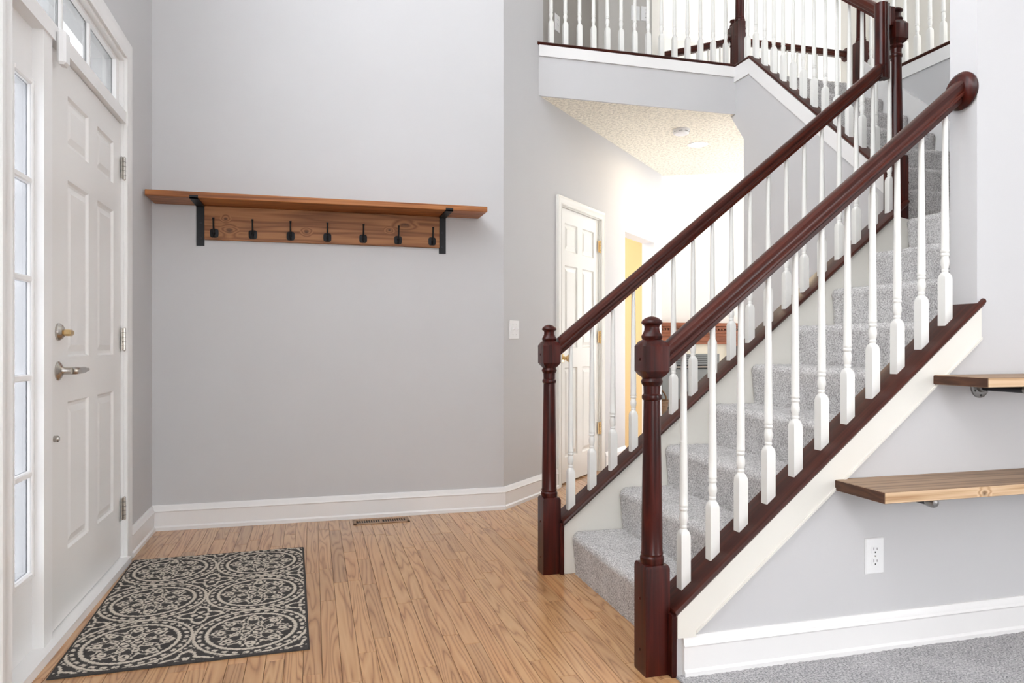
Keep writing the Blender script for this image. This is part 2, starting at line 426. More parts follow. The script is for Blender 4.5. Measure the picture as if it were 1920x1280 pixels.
# near half wall that becomes the full height wall with the shelves
XP = 2.197
struct('wall_right', MB().prism([(1.052, 0), (4.2, 0), (4.2, TOP), (XP, TOP), (XP, cap_near(XP) - 0.022), (1.052, cap_near(1.052) - 0.022)], YN0, YN1, 'XZ'), 'wall', 'light grey wall below the stair with the plank shelves', 'wall')
struct('wall_stair_far', MB().prism([(1.052, 0), (XU1, 0), (XU1, ZL - 0.02), (2.80, cap_far(2.80) - 0.022), (1.052, cap_far(1.052) - 0.022)], YF0, YF1, 'XZ'), 'skirt', 'cream half wall on the far side of the lower stair flight', 'wall')
struct('wall_stair_upper', MB().prism([(YF1, 0), (4.48, 0), (4.48, 2.44), (4.645, 2.647), (4.645, 2.978), (4.405, 2.975), (YF1, cap_up(YF1) - 0.022)], XU0, XU1, 'YZ'), 'wall', 'light grey wall carrying the upper stair flight', 'wall')
struct('wall_stairwell', MB().box(XR, XR + 0.1, YN1, 4.6, 0, ZU - 0.015), 'wall', 'light grey wall right of the upper stair flight below the upstairs railing', 'wall')
struct('wall_balcony', MB().box(1.44, XU0, 4.587, 4.602, 2.647, 2.978), 'wall', 'grey fascia of the balcony above the hall', 'wall')
struct('wall_upper_hall', MB().box(4.95, 5.07, YN1, 5.95, ZU, TOP), 'great', 'off-white upstairs hall wall behind the right railing', 'wall')
struct('wall_great_room', MB().box(2.2, 9.1, 9.5, 9.62, 0, TOP), 'great', 'bright cream far wall of the great room above the mantel', 'wall')
GW = [(0.5, 1.5, 0.5, 2.3), (2.05, 3.05, 0.5, 2.3), (0.5, 1.5, 2.8, 4.9), (2.05, 3.05, 2.8, 4.9)]  # unseen openings added so that daylight reaches the great room
struct('wall_great_side', wall_mesh((9.0, 5.9), (0, 1), (-1, 0), 3.7, 0, TOP, 0.12, GW), 'great', 'right wall of the great room with window openings added for daylight', 'wall')
struct('wall_great_left', MB().box(2.1, 2.2, 7.0, 9.6, 0, TOP), 'great', 'left side wall of the great room', 'wall')
struct('wall_great_front', MB().box(5.07, 9.0, 5.83, 5.95, 0, TOP), 'great', 'front side wall of the great room', 'wall')
struct('wall_hall_end', MB().box(5.0, 5.07, YN1, 5.95, 0, 2.647), 'wall', 'unseen end wall added to close the lower hall against stray light', 'wall')  # out of view; added to stop light leaking in under the upper floor
struct('ceiling_great_room', MB().box(1.0, 9.1, 4.7, 9.62, TOP, TOP + 0.1), 'white', 'high ceiling of the great room', 'ceiling')
# corridor seen through the plain opening of the angled wall
cm = wall_mesh(A(op_h[0] - 0.35, -1.15)[:2], AD, AN, 1.5, 0, 2.45, 0.08)
struct('wall_corridor', cm, 'amber', 'amber painted corridor wall seen through the plain opening', 'wall')
cs = MB(); p = [A(op_h[1] + 0.02, -0.12), A(op_h[1] + 0.14, -0.12), A(op_h[1] + 0.14, -1.15), A(op_h[1] + 0.02, -1.15)]
cs.prism([q[:2] for q in p], 0, 2.45, 'XY'); struct('wall_corridor_side', cs, 'amber', 'amber painted side wall of the corridor beyond the plain opening', 'wall')
cc = MB(); cc.prism([A(op_h[0] - 0.4, -0.12)[:2], A(op_h[1] + 0.14, -0.12)[:2], A(op_h[1] + 0.14, -1.2)[:2], A(op_h[0] - 0.4, -1.2)[:2]], 2.45, 2.5, 'XY')
struct('ceiling_corridor', cc, 'great', 'ceiling of the amber corridor', 'ceiling')
cc = MB(); cc.prism([A(op_h[0] - 0.4, -0.1)[:2], A(op_h[1] + 0.14, -0.1)[:2], A(op_h[1] + 0.14, -1.2)[:2], A(op_h[0] - 0.4, -1.2)[:2]], -0.05, 0.0, 'XY')
struct('floor_corridor', cc, 'fire_wood', 'wood floor of the amber corridor', 'floor')
# closet behind the closed door
ck = wall_mesh(A(op_c[0] - 0.1, -0.5)[:2], AD, AN, 0.95, 0, 2.3, 0.05)
struct('wall_closet', ck, 'wall', 'closet wall behind the closed panel door', 'wall')

# upper floor slab with the popcorn ceiling under it
slab = MB().prism([(1.41, 4.602), (XU0 + 0.05, 4.602), (XU0 + 0.05, 4.64), (XR + 0.1, 4.64), (XR + 0.1, YN1), (5.05, YN1), (5.05, 5.95), (3.98, 5.95), (3.98, 6.12), (3.27, 6.47), (3.2, 6.43)], 2.647, ZU - 0.002, 'XY')
struct('ceiling', slab, 'popcorn', 'cream popcorn ceiling of the hall under the balcony', 'ceiling')
struct('ceiling_foyer', MB().box(XD - 0.12, 5.1, YR - 0.1, 4.7, TOP, TOP + 0.1), 'white', 'high white ceiling of the entry hall', 'ceiling')

# ------------------------------------------------------------------ baseboards
BBP = [(0, 0), (0.022, 0), (0.022, 0.018), (0.015, 0.026), (0.015, 0.098), (0.018, 0.104), (0.013, 0.112), (0.011, 0.126), (0.006, 0.135), (0, 0.135)]
def baseboard(name, p0, p1, n, label, scale=1.0):
    m = MB().sweep([(a, b * scale) for a, b in BBP], (*p0, 0), (*p1, 0), (n[0], n[1], 0), (0, 0, 1))
    return struct(name, m, 'white', label, 'baseboard', 25)
baseboard('baseboard_back', (XD, YB), (XC + 0.009, YB), (0, -1), 'white baseboard under the coat rack wall')
baseboard('baseboard_left', (XD, 3.75), (XD, YB - 0.02), (1, 0), 'short white baseboard beside the front door')
baseboard('baseboard_angled', A(-0.002)[:2], A(au(1.635))[:2], AN, 'white baseboard on the angled wall beside the light switch')
baseboard('baseboard_angled_far', A(au(2.25))[:2], A(op_h[0])[:2], AN, 'white baseboard on the angled wall past the closet door')
baseboard('baseboard_right', (1.075, YN0), (4.2, YN0), (0, -1), 'white baseboard above the grey carpet', 0.9)
baseboard('baseboard_corridor', A(op_h[0] - 0.3, -1.15)[:2], A(op_h[1], -1.15)[:2], AN, 'white baseboard of the amber corridor')

# ------------------------------------------------------------------ stair flights
def step_mesh(width, rise, run, extra, along):
    """carpeted step: profile in (d, z) with d=0 at the nose, going up the stair is +d; local origin at floor under the nose"""
    r = 0.03; pts = []
    z = -0.02
    while z < rise - r - 0.008: pts.append((0.016 - 0.014 * (z + 0.02) / (rise - r + 0.02), z)); z += 0.011
    for k in range(8):
        a = math.radians(-8 + k * 14)
        pts.append((r - r * math.cos(a), rise - r + r * math.sin(a)))
    d = r + 0.01
    while d < run + extra: pts.append((d, rise)); d += 0.011
    pts.append((run + extra, rise))
    P = np.array(pts); n = int(width / 0.011)
    tang = np.gradient(P, axis=0); nrm = np.stack([-tang[:, 1], tang[:, 0]], 1); nrm /= np.linalg.norm(nrm, axis=1)[:, None] + 1e-9
    w = np.linspace(0, width, n + 1)
    D = P[:, None, :] + nrm[:, None, :] * rng.uniform(-0.0022, 0.0022, (len(P), n + 1, 1))
    e = np.minimum(w, width - w); inset = np.where(e < 0.02, (0.02 - e) * 0.5, 0.0)
    if along == 'X':
        vs = np.stack([D[..., 0] + inset[None], np.broadcast_to(w, D.shape[:2]), D[..., 1]], -1)
    else:
        vs = np.stack([np.broadcast_to(w, D.shape[:2]), D[..., 0] + inset[None], D[..., 1]], -1)
    i = np.arange(len(P) - 1)[:, None] * (n + 1) + np.arange(n)[None]
    fs = np.stack([i, i + 1, i + n + 2, i + n + 1], -1).reshape(-1, 4)
    m = MB(); m.v = [tuple(v) for v in vs.reshape(-1, 3).tolist()]; m.f = [tuple(f) for f in fs.tolist()]
    # solid core so that the step has a body
    if along == 'X': m.box(0.03, run + extra, 0.002, width - 0.002, -0.02, rise - 0.006)
    else: m.box(0.002, width - 0.002, 0.03, run + extra, -0.02, rise - 0.006)
    return m.mesh('step', 50)
stair = thing('staircase', (1.1, 2.53, 0), 'lower stair flight covered in grey speckled carpet', 'staircase')
me = step_mesh(YF0 - YN1 - 0.004, RISE, RUN, 0.05, 'X')
for i in range(8): link('step', me, 'stair_carpet', stair, (1.087 + RUN * i, YN1 + 0.002, RISE * i))
link('landing', step_mesh(YF0 - YN1 - 0.004, RISE, XR - (1.087 + RUN * 8) - 0.03, 0.0, 'X'), 'stair_carpet', stair, (1.087 + RUN * 8, YN1 + 0.002, RISE * 8))
MB().box(XU1 + 0.004, XR - 0.004, YF0 - 0.004, Y2 + 0.03, ZL - 0.1, ZL - 0.004).build('landing', 'stair_carpet', stair, 0)
stair2 = thing('staircase', (3.44, Y2, ZL), 'upper stair flight in shaded grey carpet rising from the landing', 'staircase')
me = step_mesh(XR - 0.024 - XU1 - 0.004, RISE, 0.2205, 0.05, 'Y')
for i in range(7): link('step', me, 'stair_carpet', stair2, (XU1 + 0.002, Y2 - 0.012 + 0.2205 * i, ZL + RISE * i))

# ------------------------------------------------------------------ railings
NEWEL = [(0, .040, 1), (.004, .0405, 1), (.322, .0405, 1), (.331, .0365, 1), (.3325, .0345, .1), (.342, .0365, 0), (.350, .0365, 0), (.356, .0325, 0), (.362, .0345, 0), (.368, .0325, 0),
         (.45, .0318, 0), (.62, .0292, 0), (.80, .0258, 0), (.828, .0255, 0), (.832, .030, 0), (.838, .031, 0), (.844, .030, 0), (.848, .0255, 0), (.872, .0262, 0), (.878, .031, 0), (.886, .0335, 0), (.892, .031, 0), (.896, .0285, .1),
         (.905, .034, .7), (.918, .0405, .97), (.994, .0405, .97), (1.008, .034, .7), (1.014, .0285, .1), (1.018, .031, 0), (1.024, .0325, 0), (1.029, .030, 0), (1.033, .0275, 0), (1.042, .0235, 0), (1.052, .0225, 0),
         (1.058, .025, 0), (1.062, .0315, 0), (1.066, .0325, 0), (1.072, .030, 0), (1.079, .022, 0), (1.084, .011, 0), (1.0855, .002, 0)]
def squash(prof, up_to, add):       # longer plain base for a newel that starts lower
    return [(h + (add if h > 0.01 else 0), r, k) for h, r, k in prof]
def newel(parent, x, y, z, add=0.0, scale=1.0, plugs=True):
    m = MB().turned([(h * 1.0, r * scale, k) for h, r, k in squash(NEWEL, 0, add)], (x, y, z), 32)
    o = m.build('newel_post', 'cherry', parent, 26, org=(x, y, z))
    if plugs:
        pm = MB().disc_axis([(-0.001, .0055), (.0015, .0055), (.003, .003)], (0, 0, 0), (-1, 0, 0), 10).mesh('wood_plug', 40)
        for zz in (0.955 + add, 0.225, 0.07): link('wood_plug', pm, 'cherry', o, (x - 0.0405 * scale, y, z + zz))
        pm = MB().disc_axis([(-0.001, .0045), (.0012, .0045), (.0022, .0025)], (0, 0, 0), (0, -1, 0), 10).mesh('wood_plug', 40)
        link('wood_plug', pm, 'cherry', o, (x + 0.004, y - 0.0405 * scale, z + 0.955 + add)) if False else None
    return o
RAIL = [(-.018, -.031), (.018, -.031), (.020, -.018), (.0275, -.012), (.0285, -.006), (.0265, -.001), (.0295, .005), (.0300, .014), (.0265, .023), (.018, .0295), (.008, .032), (-.008, .032), (-.018, .0295), (-.0265, .023), (-.0300, .014), (-.0295, .005), (-.0265, -.001), (-.0285, -.006), (-.0275, -.012), (-.020, -.018)]
def oriented(name, m, smooth, mat, parent, a, d, side):
    from mathutils import Matrix
    X = d.normalized(); Y = side.normalized(); Z = X.cross(Y)
    R = Matrix((X, Y, Z)).transposed(); Ri = R.transposed()
    m.v = [tuple(Ri @ (Vector(p) - a)) for p in m.v]
    o = link(name, m.mesh(name, smooth), mat, parent, tuple(a)); o.rotation_euler = R.to_euler()
    return o
def rail(parent, p0, p1, name='handrail', vert=False):
    a, b = Vector(p0), Vector(p1); d = (b - a)
    h = Vector((d.x, d.y, 0))
    side = Vector((0, 0, 1)).cross(h).normalized() if h.length > 1e-6 else Vector((0, 1, 0))
    up = d.normalized().cross(side) * -1
    if up.z < 0: up = -up
    # plumb ends
    m = MB(); rings = []
    for p, sgn in ((a, 1), (b, 1)):
        ring = []
        for s_, t_ in RAIL:
            q = p + side * s_ + up * t_
            if h.length > 1e-6:
                hd = h.normalized(); k = (q - p).dot(hd); q = q - d * (k / d.dot(hd))
            ring.append(tuple(q))
        rings.append(ring)
    m.loft(rings)
    return oriented(name, m, 28, 'cherry_rail', parent, a, d, side)
BAL = [(-.05, .016, 1), (.0, .016, 1), (.152, .016, 1), (.160, .0157, .9), (.170, .0142, .5), (.175, .011, .1), (.178, .0095, 0), (.182, .0115, 0), (.186, .0115, 0), (.189, .0098, 0), (.196, .0115, 0), (.206, .0138, 0), (.216, .0140, 0), (.226, .0118, 0), (.232, .0108, 0), (.235, .0135, 0), (.240, .0138, 0), (.244, .0118, 0), (.248, .0138, 0), (.2525, .0138, 0), (.256, .0128, 0), (.30, .0130, 0), (.48, .0108, 0), (.74, .0082, 0)]
def bal_mesh(length, lift=0.0):
    prof = [(h, r, k) for h, r, k in BAL[:-1]] + [(length, .0082, 0)]
    if lift: prof = [(h + (lift if h > 0.01 else 0), r, k) for h, r, k in prof[:-1]] + [prof[-1]]
    return MB().turned(prof, (0, 0, 0), 16).mesh('baluster', 40)

def cap_board(parent, name, p0, p1, half, th=0.02, mat='cap', nose=0.012):
    """flat wooden cap with rounded long edges from p0 to p1 (top centre line)"""
    prof = [(-half, -th), (half, -th), (half + nose * .6, -th * .75), (half + nose, -th * .4), (half + nose * .6, -th * .08), (half, 0), (-half, 0), (-half - nose * .6, -th * .08), (-half - nose, -th * .4), (-half - nose * .6, -th * .75)]
    a, b = Vector(p0), Vector(p1); d = b - a; h = Vector((d.x, d.y, 0)).normalized()
    side = Vector((0, 0, 1)).cross(h).normalized(); m = MB()
    m.loft([[tuple(p + side * s_ + Vector((0, 0, t_ * math.sqrt(1 + (d.z / Vector((d.x, d.y)).length) ** 2)))) for s_, t_ in prof] for p in (a, b)])
    return oriented(name, m, 30, mat, parent, a, d, side)

# near railing
rn = thing('stair_railing', (1.0, 2.03, 0), 'near stair railing with white balusters and round wall rosette', 'railing')
newel(rn, 1.003, 2.03, 0)
cap_board(rn, 'cap_board', (1.046, 2.03, cap_near(1.046)), (XP + 0.02, 2.03, cap_near(XP + 0.02)), 0.062)
MB().box(1.036, 1.054, 1.965, 2.095, 0, cap_near(1.046) - 0.012, 0.002).build('end_board', 'cherry', rn)
bm_ = bal_mesh(0.755)
for k in range(11): link('baluster', bm_, 'baluster', rn, (1.111 + 0.1007 * k, 2.03, cap_near(1.111 + 0.1007 * k) - 0.004))
hr = rail(rn, (1.040, 2.03, 0.958), (2.178, 2.03, 0.958 + 0.812 * 1.138))
MB().disc_axis([(0, .062), (.006, .0655), (.012, .066), (.016, .061), (.020, .058), (.025, .050), (.027, .001)], (XP, 2.03, 1.884), (-1, 0, 0), 40).build('rosette', 'cherry', rn, 35)
# far railing up to the landing newel
rf = thing('stair_railing', (1.0, 3.03, 0), 'far stair railing ending at the tall landing newel', 'railing')
newel(rf, 1.003, 3.03, 0)
cap_board(rf, 'cap_board', (1.046, 3.03, cap_far(1.046)), (2.87, 3.03, cap_far(2.87)), 0.058)
MB().box(1.036, 1.054, 2.975, 3.09, 0, cap_far(1.046) - 0.012, 0.002).build('end_board', 'cherry', rf)
for k in range(18):
    xx = 1.103 + 0.1006 * k
    link('baluster', bm_, 'baluster', rf, (xx, 3.03, cap_far(xx) - 0.004))
N3 = (2.858, 3.036)
rail(rf, (1.040, 3.03, 0.985), (2.735, 3.03, 0.985 + 0.8127 * 1.695))
g = MB(); zt = 2.715
g.loft([[(2.768 - t_, 3.03 + s_, z_) for s_, t_ in RAIL] for z_ in (2.335, zt)])
g.loft([[(2.735 + 0.03 * k, 3.03 + s_, 2.3625 + t_ * 1.28 + 0.0244 * k) for s_, t_ in RAIL] for k in (0, 1)])
g.box(2.795, 2.83, 3.008, 3.052, 2.60, 2.70, 0.004)
g.build('gooseneck', 'cherry', rf, 28)
newel(rf, N3[0], N3[1], ZL - 0.005, scale=1.0)
# second flight railing
ru = thing('stair_railing', (2.97, 3.1, ZL), 'upper flight railing climbing away to the balcony newel', 'railing')
y0c = YF1 + 0.01
cap_board(ru, 'cap_board', (2.952, y0c, cap_up(y0c)), (2.952, 4.405, 2.998), 0.034)
cap_board(ru, 'cap_board', (2.952, 4.405, 2.998), (2.952, 4.70, 2.998), 0.034)
for k in range(13):
    yy = 4.488 - 0.1005 * k
    link('baluster', bm_, 'baluster', ru, (2.955, yy, cap_up(yy) - 0.004))
newel(ru, 2.985, 4.63, 2.998)
rail(ru, (2.885, N3[1] + 0.04, 2.665), (2.958, 4.59, 2.665 + SL2 * 1.44))
# balcony railing
rb = thing('balcony_railing', (2.2, 4.63, 2.998), 'straight balcony railing above the hall fascia', 'railing')
cap_board(rb, 'cap_board', (1.432, 4.63, 3.0), (2.90, 4.63, 3.0), 0.052)
bm2 = bal_mesh(0.88)
for k in range(14): link('baluster', bm2, 'baluster', rb, (1.545 + 0.1019 * k, 4.63, 2.998))
rail(rb, (1.46, 4.63, 3.90), (2.94, 4.63, 3.90))
# upstairs railing right of the upper flight
rr = thing('upstairs_railing', (XR + 0.05, 3.6, ZU), 'upstairs hall railing above the right stairwell wall', 'railing')
cap_board(rr, 'cap_board', (XR + 0.04, YN1, ZU + 0.01), (XR + 0.04, 4.56, ZU + 0.01), 0.05)
for k in range(22): link('baluster', bm2, 'baluster', rr, (XR + 0.05, 4.40 - 0.105 * k, ZU + 0.008))
newel(rr, XR + 0.05, 4.50, ZU + 0.008, plugs=False)
rail(rr, (XR + 0.05, 4.46, ZU + 0.91), (XR + 0.05, YN1 + 0.01, ZU + 0.91))
# loft railing overlooking the great room
rl = thing('loft_railing', (3.72, 5.9, ZU), 'far loft railing overlooking the bright great room', 'railing')
zt = 3.78
newel(rl, 3.725, 5.885, ZU)
rail(rl, (3.765, 5.872, zt), (4.93, 5.872, zt)); rail(rl, (3.70, 5.91, zt), (3.235, 6.375, zt))
for k in range(10): link('baluster', bm2, 'baluster', rl, (3.86 + 0.108 * k, 5.872, ZU))
for k in range(5): link('baluster', bm2, 'baluster', rl, (3.64 - 0.076 * k, 5.97 + 0.076 * k, ZU))
MB().disc_axis([(0, .06), (.006, .064), (.012, .062), (.020, .045), (.022, .001)], (4.95, 5.872, zt), (-1, 0, 0), 28).build('rosette', 'cherry', rl, 35)
cap_board(rl, 'cap_board', (3.70, 5.872, ZU + 0.004), (4.95, 5.872, ZU + 0.004), 0.05)

# ------------------------------------------------------------------ white trim along the stair and the balcony
def band(name, pts, w, y0, y1, plane, label, mat='skirt'):
    """strip of constant vertical drop below a polyline"""
    m = MB().prism(list(pts) + [(p[0], p[1] - w) for p in reversed(pts)], y0, y1, plane)
    return struct(name, m, mat, label, 'trim')
xa = 1.054
t1 = MB().prism([(xa, cap_near(xa) - 0.02), (XP + 0.005, cap_near(XP + 0.005) - 0.02), (XP + 0.005, cap_near(XP + 0.005) - 0.125), (1.116, cap_near(1.116) - 0.125), (1.116, 0.118), (xa, 0.118)], YN0 - 0.013, YN0 + 0.01, 'XZ')
t1.prism([(1.116, cap_near(1.116) - 0.121), (XP + 0.005, cap_near(XP + 0.005) - 0.121), (XP + 0.005, cap_near(XP + 0.005) - 0.130), (1.116, cap_near(1.116) - 0.130)], YN0 - 0.017, YN0 + 0.01, 'XZ')
struct('trim_1', t1, 'skirt', 'cream skirt board under the near stair cap', 'trim')
band('trim_2', [(YF1, cap_up(YF1) - 0.02), (4.405, 2.976), (4.60, 2.978)], 0.105, XU0 - 0.012, XU0 + 0.01, 'YZ', 'cream skirt board under the upper flight cap', 'white')
struct('trim_3', MB().box(1.445, XU0, 4.574, 4.60, 2.908, 2.980), 'white', 'white trim board under the balcony cap', 'trim')
struct('trim_4', MB().box(XR - 0.012, XR + 0.01, YN1, 4.5, ZU - 0.095, ZU - 0.012), 'white', 'white trim board under the upstairs hall railing', 'trim')
z1 = ZL + RISE * 1 + 0.20
struct('trim_5', MB().prism([(Y2 - 0.9, ZL), (Y2 - 0.9, ZL + 0.13), (Y2 - 0.15, ZL + 0.15), (4.42, ZU + 0.17), (4.42, ZL)], XR - 0.023, XR + 0.005, 'YZ'), 'white', 'white stair skirt on the right stairwell wall', 'trim')

# ------------------------------------------------------------------ front entry
def grid_rect(m, x_of, y0, y1, z0, z1): pass
def panel_mesh(w, h, flip=1):
    """raised panel lying in XZ, facing -Y, origin at its lower left corner"""
    m = MB(); rings = []
    for ins, dep in ((-0.004, 0.012), (0, 0.0), (0.008, 0.009), (0.018, 0.0095), (0.042, 0.003), (0.043, 0.003)):
        rings.append([(ins, dep, ins), (w - ins, dep, ins), (w - ins, dep, h - ins), (ins, dep, h - ins)])
    m.loft(rings); return m
def transform(m, fn): m.v = [fn(*p) for p in m.v]; return m

# door slab, local frame: u from hinge side ... use world Y directly
DY0, DY1, DZ0, DZ1 = 2.708, 3.655, 0.035, 2.0
panels = []
for (a, b) in ((2.915, 3.165), (3.285, 3.530)):
    panels += [(a, b, 1.705, 1.885), (a, b, 0.955, 1.585), (a, b, 0.27, 0.795)]
dm = wall_mesh((XD - 0.012, DY0), (0, 1), (1, 0), DY1 - DY0, DZ0, DZ1, 0.044, [(a - DY0, b - DY0, c, d) for a, b, c, d in panels])
door = finish(dm.build('door_1', 'door', None, 0), 'white six panel front door with nickel lever', 'door', kind='structure')
for a, b, c, d in panels:
    m = transform(panel_mesh(b - a, d - c), lambda x, y, z: (XD - 0.012 - y, a + x, c + z)); m.box(XD - 0.05, XD - 0.025, a, b, c, d)
    m.build('panel', 'door', door, 0)
def hinge(parent, x, y, z, mat, d=(1, 0), side=1, h=0.1):
    m = MB(); n = d; t = (-d[1], d[0])
    m.disc_axis([(-h / 2 - .004, .004), (-h / 2, .0065), (h / 2, .0065), (h / 2 + .004, .004)], (x + n[0] * .008, y + n[1] * .008, z), (0, 0, 1), 12)
    for s_ in (-1, 1):
        c0 = (x + t[0] * s_ * .016, y + t[1] * s_ * .016)
        pts = [(x + n[0] * .002, y + n[1] * .002), (x + n[0] * .004, y + n[1] * .004), (c0[0] + t[0] * s_ * .012 + n[0] * .004, c0[1] + t[1] * s_ * .012 + n[1] * .004), (c0[0] + t[0] * s_ * .012 + n[0] * .002, c0[1] + t[1] * s_ * .012 + n[1] * .002)]
        m.prism(pts, z - h / 2, z + h / 2, 'XY')
    o = m.build('hinge', mat, parent, 30)
    k = MB()
    for q in (-.03, -.01, .01, .03): k.disc_axis([(q - .0008, .0071), (q + .0008, .0071)], (x + n[0] * .008, y + n[1] * .008, z), (0, 0, 1), 10)
    k.build('knuckle_joint', 'slot', o)
    return o
for z in (1.80, 1.022, 0.252): hinge(door, XD - 0.006, 3.66, z, 'nickel')
lv = MB().disc_axis([(0, .033), (.004, .033), (.010, .026), (.016, .015), (.022, .0125), (.045, .0125)], (XD - 0.012, 2.81, 0.908), (1, 0, 0), 28).build('lever_rose', 'nickel', door)
MB().tube([(XD + 0.030, 2.806, 0.908), (XD + 0.038, 2.82, 0.908), (XD + 0.040, 2.85, 0.908), (XD + 0.040, 2.915, 0.908)], [.0125, .013, .0125, .0115], 14).build('lever_handle', 'nickel', lv)
MB().tube([(XD + 0.040, 2.913, 0.908), (XD + 0.040, 2.958, 0.908)], [.0075, .007], 12).build('lever_tip', 'nickel', lv)
db = MB().disc_axis([(0, .030), (.006, .030), (.014, .024), (.018, .018)], (XD - 0.012, 2.81, 1.042), (1, 0, 0), 28).build('deadbolt', 'nickel', door)
MB().box(XD + 0.004, XD + 0.030, 2.80, 2.845, 1.028, 1.05, 0.006).build('thumb_turn', 'brass', db)
MB().disc_axis([(0, .011), (.012, .011), (.016, .008)], (XD - 0.012, 2.772, 0.68), (1, 0, 0), 16).build('door_stop_peg', 'nickel', door)

# frame around door, sidelight and transom
fr = MB()
xo, xi = XD - 0.13, XD + 0.004
fr.box(xo, xi - 0.002, 2.335, 2.372, 0, 2.312)                       # outer jamb of the sidelight
fr.box(xo, xi, 2.628, 2.704, 0, 2.06)                                # post between sidelight and door
fr.box(xo, XD - 0.058, 2.700, 2.716, 0, 2.01); fr.box(xo, xi - 0.004, 3.658, 3.668, 0, 2.312)
fr.box(xo, xi + 0.006, 2.335, 3.668, 2.004, 2.058)                   # bar under the transom
fr.box(xo, xi - 0.002, 2.335, 3.668, 2.292, 2.318)                   # head
fr.box(xo, XD + 0.03, 2.335, 3.668, 0, 0.03)                         # sill
struct('trim_6', fr, 'white', 'white frame of the front entry with post and sill', 'trim')
CAS = [(0, 0), (0.014, 0), (0.017, 0.008), (0.014, 0.016), (0.016, 0.05), (0.020, 0.062), (0.018, 0.078), (0, 0.082)]
def casing(name, inner, n, d3, label, w=1.0, mat='white'):
    """inner: list of points along the opening edge (left bottom, left top, right top, right bottom) in world; d3 = along-wall unit"""
    m = MB(); P = [Vector(p) for p in inner]; d3 = Vector(d3); up = Vector((0, 0, 1)); n = Vector(n)
    offs = [-d3, -d3 + up, d3 + up, d3]
    m.loft([[tuple(p + o_ * (b * w) + n * a) for a, b in CAS] for p, o_ in zip(P, offs)])
    return struct(name, m, mat, label, 'trim', 30)
casing('trim_7', [(XD, 2.345, 0), (XD, 2.345, 2.307), (XD, 3.663, 2.307), (XD, 3.663, 0)], (1, 0, 0), (0, 1, 0), 'white moulded casing around the front entry')
# sidelight
wl = MB(); gy0, gy1 = 2.470, 2.612
zz = [0.28, 0.59, 0.895, 1.205, 1.515, 1.82]
wl = wall_mesh((XD - 0.030, 2.370), (0, 1), (1, 0), 2.630 - 2.370, 0.028, 2.006, 0.045, [(gy0 - 2.370, gy1 - 2.370, zz[0], zz[-1])])
w1 = finish(wl.build('window_1', 'white', None, 0), 'tall narrow sidelight window with five panes beside the front door', 'window', kind='structure')
ml = MB(); sh = 0.012
for (a, b, c, d) in ((gy0 - .02, gy0, zz[0] - .02, zz[-1] + .02), (gy1, gy1 + .02, zz[0] - .02, zz[-1] + .02)): ml.box(XD - 0.032, XD - 0.022, a, b, c, d, 0.004)
for (c, d) in ((zz[0] - .02, zz[0]), (zz[-1], zz[-1] + .02)): ml.box(XD - 0.032, XD - 0.022, gy0, gy1, c, d, 0.004)
ml.build('window_frame', 'white', w1)
for z in zz[1:-1]: MB().box(XD - 0.050, XD - 0.024, gy0, gy1, z - 0.010, z + 0.010, 0.004).build('muntin', 'white', w1)
for k in range(5): MB().box(XD - 0.042, XD - 0.038, gy0, gy1, zz[k] + (0.010 if k else 0), zz[k + 1] - (0.010 if k < 4 else 0)).build('pane', 'frost', w1, 0)
# transom
ty = [2.372, 2.588, 2.905, 3.236, 3.600]; tz0, tz1 = 2.075, 2.278
tm = MB(); tm = wall_mesh((XD - 0.02, 2.371), (0, 1), (1, 0), 3.659 - 2.371, 2.057, 2.293, 0.04, [(0.001 + 0.01, 3.612 - 2.371, tz0, tz1)])
w2 = finish(tm.build('window_2', 'white', None, 0), 'transom window of four panes above the front door', 'window', kind='structure')
for y in ty[1:-1]: MB().box(XD - 0.05, XD - 0.026, y - 0.009, y + 0.009, tz0, tz1, 0.003).build('muntin', 'white', w2)
for k in range(4): MB().box(XD - 0.041, XD - 0.037, ty[k] + 0.009, ty[k + 1] - 0.009 if k < 3 else 3.612, tz0, tz1).build('pane', 'tinted', w2, 0)
finish(MB().box(XD + 0.012, XD + 0.040, 2.712, 2.765, 1.93, 2.045, 0.008).build('alarm_sensor', 'plastic'), 'small white alarm sensor box at the top corner of the front door', 'sensor')
# unseen tall window, added on the entry wall to daylight the two storey hall
w3m = wall_mesh((XD - 0.03, uwin[0]), (0, 1), (1, 0), uwin[1] - uwin[0], uwin[2], uwin[3], 0.06, [(0.04 + i * 0.76, 0.04 + i * 0.76 + 0.72, uwin[2] + 0.04 + j * 0.73, uwin[2] + 0.04 + j * 0.73 + 0.69) for i in range(3) for j in range(3)])
w3 = finish(w3m.build('window_3', 'white', None, 0), 'unseen gridded window added high on the door wall for daylight', 'window', kind='structure')
for i in range(3):
    for j in range(3): MB().box(XD - 0.062, XD - 0.058, uwin[0] + 0.035 + i * 0.76, uwin[0] + 0.765 + i * 0.76, uwin[2] + 0.035 + j * 0.73, uwin[2] + 0.735 + j * 0.73).build('pane', 'glass', w3, 0)
# porch outside
pb = thing('porch_beam', (-1.55, 2.75, -0.02), 'grey porch beam on two posts outside the transom', 'beam')
MB().box(-1.6, -1.5, 0.5, 5.0, 3.10, 3.22).build('beam', 'porch', pb, 0)
for yy in (0.6, 4.9): MB().box(-1.6, -1.5, yy - 0.05, yy + 0.05, -0.02, 3.10).build('post', 'porch', pb, 0)
struct('floor_porch', MB().box(-3.2, XD - 0.14, 0.3, 6.2, -0.16, -0.02), 'concrete', 'porch slab outside the front door', 'floor')

